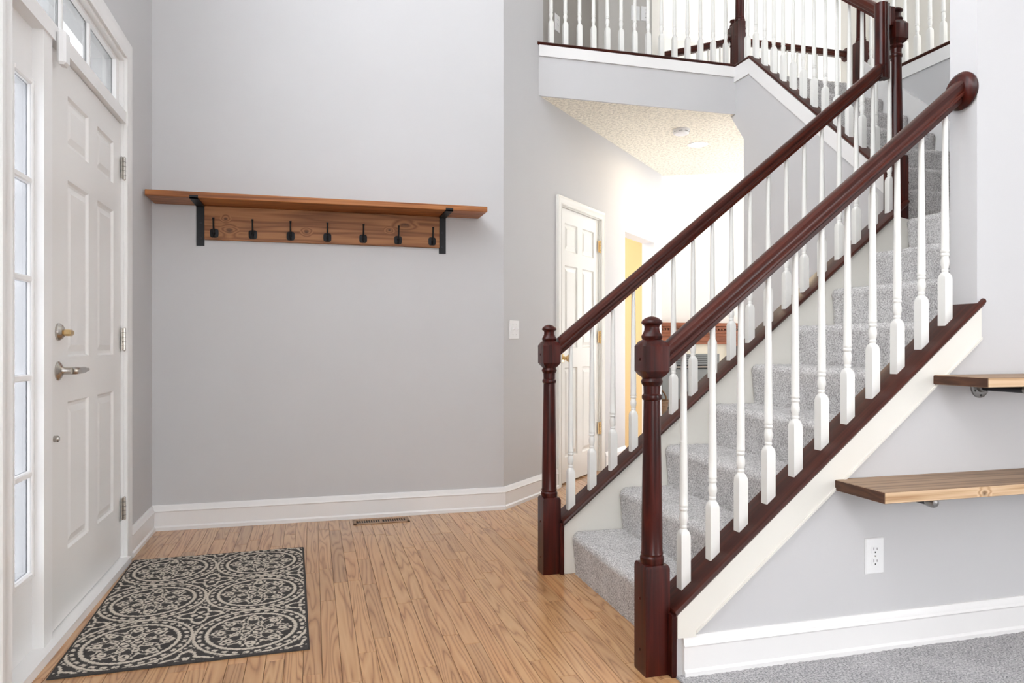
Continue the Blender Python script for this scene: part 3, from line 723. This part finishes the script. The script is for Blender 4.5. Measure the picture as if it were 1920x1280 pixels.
# ------------------------------------------------------------------ closet door in the angled wall
cu0, cu1 = au(1.684), au(2.178)
cpan = []
for (a, b) in ((cu0 + 0.088, cu0 + 0.305), (cu0 + 0.392, cu0 + 0.61)):
    cpan += [(a, b, 1.665, 1.868), (a, b, 0.975, 1.565), (a, b, 0.19, 0.832)]
dm = wall_mesh(A(cu0, -0.012)[:2], AD, AN, cu1 - cu0, 0.012, 1.97, 0.035, [(a - cu0, b - cu0, c, d) for a, b, c, d in cpan])
cd = finish(dm.build('door_2', 'closet', None, 0), 'white six panel closet door in the angled wall', 'door', kind='structure')
for a, b, c, d in cpan:
    m = transform(panel_mesh(b - a, d - c), lambda x, y, z: A(a + x, -0.012 - y, c + z))
    m.build('panel', 'closet', cd, 0)
for z in (1.766, 1.055, 0.341):
    q = A(cu1 + 0.004, -0.004); hinge(cd, q[0], q[1], z, 'brass', AN, h=0.09)
kp = A(cu0 + 0.052, -0.012, 0.90)
kb = MB().disc_axis([(0, .030), (.005, .029), (.010, .014), (.030, .011), (.036, .020), (.046, .027), (.058, .026), (.066, .016), (.068, .001)], kp, (*AN, 0), 24).build('door_knob', 'brass', cd)
jm = MB()
for u0, u1, zz0, zz1 in ((op_c[0], cu0 - 0.002, 0, 1.985), (cu1 + 0.002, op_c[1], 0, 1.985), (op_c[0], op_c[1], 1.972, 1.985)):
    jm.prism([A(u0, 0)[:2], A(u1, 0)[:2], A(u1, -0.12)[:2], A(u0, -0.12)[:2]], zz0, zz1, 'XY')
struct('trim_8', jm, 'closet', 'jamb of the closet door', 'trim')
casing('trim_9', [A(op_c[0] + .004, 0, 0), A(op_c[0] + .004, 0, 1.98), A(op_c[1] - .004, 0, 1.98), A(op_c[1] - .004, 0, 0)], (*AN, 0), (*AD, 0), 'white moulded casing around the closet door', 0.75, 'closet')

# ------------------------------------------------------------------ coat rack
cr = thing('coat_rack', (0.07, YB, 1.53), 'stained pine coat rack shelf with black brackets and seven hooks', 'coat rack')
sx0, sx1, sy0, sz0, sz1 = -0.818, 0.962, 4.025, 1.753, 1.784
MB().box(sx0, sx1, sy0, YB - 0.001, sz0, sz1, 0.003).build('shelf_board', 'pine', cr)
MB().box(-0.566, 0.722, YB - 0.02, YB - 0.001, 1.568, sz0 - 0.001, 0.002).build('back_board', 'pine_dark', cr)
for xb in (-0.588, 0.742):
    m = MB(); hw = 0.0205
    m.box(xb - hw, xb + hw, YB - 0.0065, YB - 0.001, 1.535, sz0); m.box(xb - hw, xb + hw, sy0 - 0.006, YB - 0.001, sz0 - 0.006, sz0)
    m.box(xb - hw, xb + hw, sy0 - 0.006, sy0 - 0.001, sz0 - 0.006, sz0 + 0.012)
    b = m.build('bracket', 'black', cr, 0)
    for q in (1.575, 1.66): MB().disc_axis([(0, .006), (.002, .006), (.003, .003)], (xb, YB - 0.0065, q), (0, -1, 0), 10).build('screw', 'darkpipe', b)
for i in range(7):
    hx = -0.516 + 0.199 * i; hy = YB - 0.02; hz = 1.604
    hk = MB(); rings = []
    for dep, s_ in ((0, 1.0), (.003, 1.0), (.005, .82)):
        rings.append([(hx + s_ * .022 * math.copysign(abs(math.cos(a)) ** .5, math.cos(a)), hy - dep, hz + s_ * .024 * math.copysign(abs(math.sin(a)) ** .5, math.sin(a))) for a in [2 * math.pi * (j + .5) / 20 for j in range(20)]])
    hk.loft(rings); h = hk.build('coat_hook', 'black', cr, 30)
    MB().tube([(hx, hy - .004, hz + .004), (hx, hy - .022, hz + .010), (hx, hy - .034, hz + .030), (hx, hy - .040, hz + .062), (hx, hy - .045, hz + .078)], [.006, .0055, .0048, .0045, .0065], 10).build('upper_prong', 'black', h)
    MB().tube([(hx, hy - .004, hz - .008), (hx, hy - .020, hz - .022), (hx, hy - .034, hz - .022), (hx, hy - .042, hz - .008), (hx, hy - .044, hz + .004)], [.006, .0055, .005, .005, .0065], 10).build('lower_prong', 'black', h)

# ------------------------------------------------------------------ wall shelves on iron pipe
def shelf(label, x0, x1, yf, zt, th, brackets, fl_only=False):
    t = thing('wall_shelf', ((x0 + x1) / 2, YN0, zt - th), label, 'shelf', 'plank shelves on iron pipe')
    b = MB().box(x0, x1, yf, YN0 - 0.001, zt - th, zt, 0.003).build('board', 'shelf_top', t)
    MB().box(x0 + 0.002, x1, yf - 0.0012, yf + 0.001, zt - th + 0.002, zt - 0.0025).build('front_edge', 'shelf_edge', b)
    MB().box(x0 - 0.0012, x0 + 0.001, yf + 0.001, YN0 - 0.002, zt - th + 0.002, zt - 0.002).build('end_grain', 'shelf_end', b)
    for xb in brackets:
        zc = zt - th - 0.0125
        p = MB().tube([(xb, YN0 - 0.004, zc), (xb, yf + 0.045, zc)], .0115, 14).build('pipe_bracket', 'darkpipe', t)
        MB().disc_axis([(0, .037), (.005, .037), (.007, .034), (.008, .018), (.018, .0165), (.02, .012)], (xb, YN0 - 0.0005, zc), (0, -1, 0), 28).build('flange', 'pipe', p)
        MB().disc_axis([(0, .0145), (.014, .0155), (.022, .0155), (.030, .011), (.033, .003)], (xb, yf + 0.047, zc), (0, -1, 0), 18).build('pipe_cap', 'pipe', p)
        for sx, sz in ((-.024, -.012), (.024, -.012), (0, -.028)): MB().disc_axis([(0, .0042), (.0015, .0042), (.002, .002)], (xb + sx, YN0 - 0.0065, zc + sz), (0, -1, 0), 8).build('screw', 'slot', p)
    return t
shelf('long plank shelf with raw front edge above the wall outlet', 1.612, 3.4, 1.755, 0.567, 0.035, (1.815, 2.26, 3.1))
shelf('upper plank shelf with dark end grain at the stair skirt', 2.0, 3.4, 1.76, 0.897, 0.031, (2.205, 3.1))

# ------------------------------------------------------------------ rug
def rug():
    LW, LH = 0.755, 1.235; nx, ny = 300, 490
    u = np.linspace(0, LW, nx + 1); v = np.linspace(0, LH, ny + 1); U, V = np.meshgrid(u, v)
    cw, ch = LW / 2, LH / 3
    # wobble so that the weave reads hand drawn
    wob = 0.0016; U2 = U + wob * np.sin(V * 310 + 3 * np.sin(U * 90)); V2 = V + wob * np.sin(U * 290 + 2 * np.sin(V * 120))
    cx = (np.floor(np.clip(U / cw, 0, 1.999)) + .5) * cw; cy = (np.floor(np.clip(V / ch, 0, 2.999)) + .5) * ch
    dx, dy = (U2 - cx) / (cw / 2), (V2 - cy) / (ch / 2)
    r = np.hypot(dx, dy); th = np.arctan2(dy, dx)
    L = np.zeros_like(r, bool)
    def ring(a, b): return (r > a) & (r < b)
    L |= ring(.955, 1.01)
    L |= ring(.86, .925) & (np.sin(th * 30) > -.15)
    L |= ring(.735, .80)
    # eight petal rosette
    a8 = np.abs(np.mod(th + np.pi / 8, np.pi / 4) - np.pi / 8)
    pet = .47 + .21 * np.cos(8 * th); L |= (np.abs(r - pet) < .032) & (r < .73)
    pet2 = .30 + .085 * np.cos(8 * th + np.pi); L |= (np.abs(r - pet2) < .028)
    L |= (np.hypot((r - .53), r * a8) < .075) & ~(np.hypot((r - .53), r * a8) < .03)
    L |= (np.abs(r - .56) < .10) & (np.abs(r * (np.pi / 8 - a8) - .07 - .06 * np.sin(r * 22)) < .022)
    L |= (r < .17) & (np.cos(th * 6) > -.25) & (r > .05); L |= (r < .025)
    L |= ring(.20, .225)
    # corner fillers between the medallions
    ox = (np.round(U / cw)) * cw; oy = (np.round(V / ch)) * ch
    ex, ey = (U2 - ox) / (cw / 2), (V2 - oy) / (ch / 2); q = np.hypot(ex, ey); qt = np.arctan2(ey, ex)
    out = r > 1.03
    L |= out & (np.abs(q - .30 - .09 * np.cos(4 * qt)) < .035)
    L |= out & (q < .17) & (np.cos(4 * qt) > -.2) & (q > .05)
    L |= out & (np.sin(U2 * 210) * np.sin(V2 * 190) > .30) & (q > .40)
    e = np.minimum.reduce([U, LW - U, V, LH - V]); L &= e > 0.008
    dark = np.array((0.060, 0.055, 0.053)); cream = np.array((0.56, 0.50, 0.42))
    col = np.where(L[..., None], cream, dark) * (1 + rng.uniform(-.16, .16, L.shape))[..., None]
    Z = 0.007 + L * 0.0012 + rng.uniform(-.0005, .0005, L.shape); Z[e < 0.003] = 0.004
    ang = math.radians(1.5); c0 = np.array((-0.402, 3.073))
    X = c0[0] + (U - LW / 2) * math.cos(ang) - (V - LH / 2) * math.sin(ang); Y = c0[1] + (U - LW / 2) * math.sin(ang) + (V - LH / 2) * math.cos(ang)
    vs = np.stack([X - c0[0], Y - c0[1], Z], -1).reshape(-1, 3)
    i = np.arange(ny)[:, None] * (nx + 1) + np.arange(nx)[None]
    fs = np.stack([i, i + 1, i + nx + 2, i + nx + 1], -1).reshape(-1, 4)
    k = len(vs)
    cor = [0, nx, (ny + 1) * (nx + 1) - 1, ny * (nx + 1)]
    low = [tuple(np.array((vs[j][0], vs[j][1], 0.0))) for j in cor]
    faces = [tuple(f) for f in fs.tolist()] + [(cor[0], k, k + 1, cor[1]), (cor[1], k + 1, k + 2, cor[2]), (cor[2], k + 2, k + 3, cor[3]), (cor[3], k + 3, k, cor[0])]
    me = bpy.data.meshes.new('rug'); me.from_pydata([tuple(p) for p in vs.tolist()] + low, [], faces)
    ca = me.color_attributes.new('weave', 'FLOAT_COLOR', 'POINT')
    cc = np.ones((len(me.vertices), 4)); cc[:k, :3] = col.reshape(-1, 3); cc[k:, :3] = dark
    ca.data.foreach_set('color', cc.ravel()); me.update()
    t = NT('rug_weave'); at = t.n.new('ShaderNodeAttribute'); at.attribute_name = 'weave'
    t.set(Base_Color=at.outputs['Color'], Roughness=0.95, Specular_IOR_Level=0.1)
    M['rug'] = t.m
    o = link('rug', me, 'rug', None, (c0[0], c0[1], 0.0005))
    finish(o, 'charcoal and cream medallion door rug on the oak floor', 'rug')
rug()

# ------------------------------------------------------------------ floor register
fr_ = thing('floor_register', (0.373, 4.145, 0), 'brown metal floor register at the back baseboard', 'vent')
m = MB(); rx0, rx1, ry0, ry1 = 0.218, 0.53, 4.092, 4.198
m.box(rx0, rx1, ry0, ry0 + 0.022, 0, 0.005, .001); m.box(rx0, rx1, ry1 - 0.022, ry1, 0, 0.005, .001); m.box(rx0, rx0 + 0.018, ry0, ry1, 0, 0.005, .001); m.box(rx1 - 0.018, rx1, ry0, ry1, 0, 0.005, .001); m.box(0.368, 0.380, ry0, ry1, 0, 0.005, .001)
m.build('frame', 'bronze', fr_)
MB().box(rx0 + 0.01, rx1 - 0.01, ry0 + 0.01, ry1 - 0.01, 0.0002, 0.001).build('duct_shadow', 'slot', fr_)
for side in (0, 1):
    for k in range(10):
        sx = (rx0 + 0.018 if not side else 0.380) + 0.013 * k + 0.0115
        MB().box(sx, sx + 0.0045, ry0 + 0.02, ry1 - 0.02, 0.001, 0.0042).build('slat', 'bronze', fr_, 0)

# ------------------------------------------------------------------ switches and outlets
def plate(name, c, d, n, w, h, label, cat, kind, group=None):
    """c = centre on wall, d along wall, n outward"""
    d, n = Vector((*d, 0)), Vector((*n, 0)); c = Vector(c); up = Vector((0, 0, 1))
    def bx(m, u0, u1, z0, z1, t0, t1, bev=0.0):
        rings = []
        for t, ins in ((t0, 0), (t1 - bev, 0), (t1, bev)):
            rings.append([tuple(c + d * u + up * z + n * t) for u, z in ((u0 + ins, z0 + ins), (u1 - ins, z0 + ins), (u1 - ins, z1 - ins), (u0 + ins, z1 - ins))])
        return m.loft(rings)
    t = thing(name, tuple(c), label, cat, group)
    bx(MB(), -w / 2, w / 2, -h / 2, h / 2, 0, .006, .003).build('cover_plate', 'plastic', t, 0)
    if kind == 'outlet':
        for s_ in (-1, 1):
            r = MB(); ring = []
            zc = s_ * .0195
            pts = [(.016 * math.copysign(min(1, abs(math.cos(a)) * 1.15), math.cos(a)), zc + .0145 * math.copysign(min(1, abs(math.sin(a)) * 1.15), math.sin(a))) for a in [2 * math.pi * j / 20 for j in range(20)]]
            r.loft([[tuple(c + d * u + up * z + n * q) for u, z in pts] for q in (.004, .0075)])
            o = r.build('receptacle', 'plastic', t, 30)
            for u0, z0, z1 in ((-.0075, .0, .009), (.0055, .0, .0075)):
                bx(MB(), u0, u0 + .002, zc + z0, zc + z1, .0074, .0078).build('slot', 'slot', o, 0)
            bx(MB(), -.0025, .0025, zc - .0095, zc - .0045, .0074, .0078).build('ground_hole', 'slot', o, 0)
        MB().disc_axis([(.005, .0025), (.007, .0025)], c, n, 8).build('screw', 'nickel', t)
    else:
        k = kind
        for i in range(k):
            u = (i - (k - 1) / 2) * .046
            bx(MB(), u - .006, u + .006, -.012, .012, .005, .007).build('toggle_bezel', 'plastic', t, 0)
            tg = MB(); tg.loft([[tuple(c + d * (u + a) + up * b + n * q) for a, b in ((-.0045, z_ - .005), (.0045, z_ - .005), (.0045, z_ + .005), (-.0045, z_ + .005))] for q, z_ in ((.006, 0), (.018, .008))]).build('toggle', 'plastic', t, 0)
            for q in (-.03, .03): MB().disc_axis([(.005, .0025), (.0068, .0025)], c + d * u + up * q, n, 8).build('screw', 'nickel', t)
    return t
plate('light_switch', A(au(1.209), 0, 1.09), AD, AN, 0.115, 0.115, 'white double toggle light switch on the angled wall', 'light switch', 2)
plate('wall_outlet', (1.771, YN0, 0.309), (1, 0), (0, -1), 0.072, 0.117, 'white duplex outlet below the long plank shelf', 'outlet', 'outlet')
plate('wall_outlet', A(au(1.64), 0, 3.23), AD, AN, 0.072, 0.117, 'small white outlet upstairs behind the leftmost balcony balusters', 'outlet', 'outlet')
q = lambda px: px
plate('light_switch', (2.475, 5.302, 3.63), (1, 0), (0, -1), 0.075, 0.117, 'left one of two upstairs switch plates behind the balcony', 'light switch', 1, 'upstairs switch plates')
plate('light_switch', (2.563, 5.302, 3.635), (1, 0), (0, -1), 0.075, 0.117, 'right one of two upstairs switch plates behind the balcony', 'light switch', 1, 'upstairs switch plates')

# ------------------------------------------------------------------ ceiling fittings in the hall
sd = thing('smoke_detector', (2.732, 5.03, 2.647), 'round white smoke detector on the popcorn ceiling', 'smoke detector')
MB().turned([(0, .065, 0), (-.012, .065, 0), (-.014, .060, 0), (-.03, .058, 0), (-.036, .05, 0), (-.038, .002, 0)], (2.732, 5.03, 2.647), 32).build('housing', 'plastic', sd)
for k in range(8):
    a = 2 * math.pi * k / 8
    MB().tube([(2.732 + .0595 * math.cos(a + s_), 5.03 + .0595 * math.sin(a + s_), 2.647 - .02) for s_ in (0, .15, .3, .45)], .0015, 6).build('vent_slot', 'slot', sd)
rc = thing('recessed_light', (3.065, 5.365, 2.647), 'lit recessed downlight in the popcorn ceiling', 'ceiling light')
MB().turned([(0, .085, 0), (-.004, .085, 0), (-.006, .078, 0), (-.004, .066, 0), (0, .062, 0)], (3.065, 5.365, 2.647), 36).build('trim_ring', 'plastic', rc)
MB().turned([(-.001, .062, 0), (-.003, .061, 0), (-.010, .045, 0), (-.013, .002, 0)], (3.065, 5.365, 2.647), 32).build('lens', 'lamp', rc)
light('downlight', 'AREA', (3.065, 5.365, 2.628), 6, (1.0, 0.80, 0.52), 0.11, rc, shape='DISK')
cl = thing('corridor_lamp', (*A(op_h[0] + 0.35, -0.65)[:2], 2.40), 'round ceiling lamp of the amber corridor', 'ceiling light')
lx, ly, _ = A(op_h[0] + 0.35, -0.65)
MB().turned([(0.05, .10, 0), (.03, .10, 0), (.0, .08, 0), (-.01, .03, 0)], (lx, ly, 2.40), 24).build('shade', 'lamp', cl)
light('corridor_bulb', 'POINT', (lx, ly, 2.34), 1.3, (1.0, 0.82, 0.58), 0.06, cl)

# ------------------------------------------------------------------ fireplace of the great room
fp = thing('fireplace', (5.26, 9.5, 0), 'cherry mantel fireplace with dentil moulding in the great room', 'fireplace')
FX = 5.26; FY = 9.5
MB().box(FX - .92, FX + .92, FY - .24, FY, 1.255, 1.305, .008).build('mantel_shelf', 'fire_wood', fp)
m = MB(); m.box(FX - .88, FX + .88, FY - .20, FY, 1.225, 1.255, .004); m.box(FX - .84, FX + .84, FY - .16, FY, 1.16, 1.20, .004); m.build('crown_moulding', 'fire_wood', fp)
dmesh = MB().box(-.014, .014, -.012, .012, -.012, .012).mesh('dentil', 0)
for k in range(34): link('dentil', dmesh, 'fire_wood', fp, (FX - .825 + .05 * k, FY - .172, 1.212))
MB().box(FX - .82, FX + .82, FY - .13, FY, 1.0, 1.16, .003).build('frieze', 'fire_wood', fp)
MB().box(FX - .62, FX + .62, FY - .14, FY - .12, 1.04, 1.12, .006).build('frieze_panel', 'fire_wood', fp)
for s_ in (-1, 1):
    pl = MB().box(FX + s_ * .74 - .075, FX + s_ * .74 + .075, FY - .15, FY, 0, 1.16, .004).build('pilaster', 'fire_wood', fp)
    for q in (-.04, 0, .04): MB().box(FX + s_ * .74 + q - .008, FX + s_ * .74 + q + .008, FY - .158, FY - .148, .18, .98, .003).build('flute', 'fire_wood', pl)
    MB().disc_axis([(0, .05), (.01, .05), (.014, .03), (.02, .012)], (FX + s_ * .74, FY - .15, 1.08), (0, -1, 0), 20).build('corner_roundel', 'fire_wood', pl)
m = MB(); m.box(FX - .665, FX + .665, FY - .06, FY, .86, 1.0); m.box(FX - .665, FX - .48, FY - .06, FY, 0, .86); m.box(FX + .48, FX + .665, FY - .06, FY, 0, .86); m.build('tile_surround', 'surround', fp, 0)
MB().box(FX - .48, FX + .48, FY - .075, FY - .01, .70, .86, .003).build('vent_grille', 'grey_metal', fp)
for k in range(4): MB().box(FX - .44, FX + .44, FY - .085, FY - .07, .725 + .032 * k, .737 + .032 * k).build('louvre', 'soot', fp, 0)
MB().box(FX - .48, FX + .48, FY - .05, FY - .01, .06, .70).build('firebox', 'soot', fp, 0)
MB().tube([(FX - .46, FY - .09, .672), (FX + .46, FY - .09, .672)], .012, 10).build('door_rail', 'nickel', fp)
for s_ in (-1, 1): MB().box(FX + s_ * .23 - .21, FX + s_ * .23 + .21, FY - .07, FY - .06, .1, .64, .003).build('glass_door', 'grey_metal', fp)
MB().box(FX - .9, FX + .9, FY - .55, FY - .0, 0, .05, .006).build('hearth', 'surround', fp)
# basket of logs before the hearth
bx_, by_ = 4.18, 8.55
bk = thing('log_basket', (bx_, by_, 0), 'dark wicker basket on the great room floor behind the stair', 'basket')
MB().turned([(0, .16, 0), (.03, .19, 0), (.16, .235, 0), (.27, .25, 0), (.285, .257, 0), (.275, .24, 0), (.1, .2, 0), (.09, .002, 0)], (bx_, by_, 0), 28).build('basket_body', 'wicker', bk)
for k in range(6): MB().tube([(bx_ + (.19 + .012 * k) * math.cos(a), by_ + (.19 + .012 * k) * math.sin(a), .04 + .045 * k) for a in [2 * math.pi * j / 24 for j in range(25)]], .009, 6).build('weave_band', 'wicker', bk)
MB().tube([(bx_ - .25 * math.cos(a), by_, .27 + .2 * math.sin(a)) for a in [math.pi * j / 12 for j in range(13)]], .012, 8).build('basket_handle', 'wicker', bk)
for k in range(5):
    a = 2 * math.pi * k / 5; r = (.05, .044, .052, .046, .05)[k]; cx_ = bx_ + .105 * math.cos(a); cy_ = by_ + .105 * math.sin(a)
    top = (.46, .43, .48, .44, .41)[k]
    lo = MB().disc_axis([(.10, r * .97), (.104, r), (top - .004, r * .95), (top, r * .9)], (cx_, cy_, 0), (0, 0, 1), 14).build('birch_log', 'birch')
    finish(lo, 'pale birch log standing in the wicker basket', 'log', 'birch logs in the basket')
# white casing strip on the far wall
MB_ = MB().box(6.28, 6.37, 9.47, 9.5, 0, 2.15); struct('trim_10', MB_, 'white', 'white door casing on the great room wall right of the mantel', 'trim')
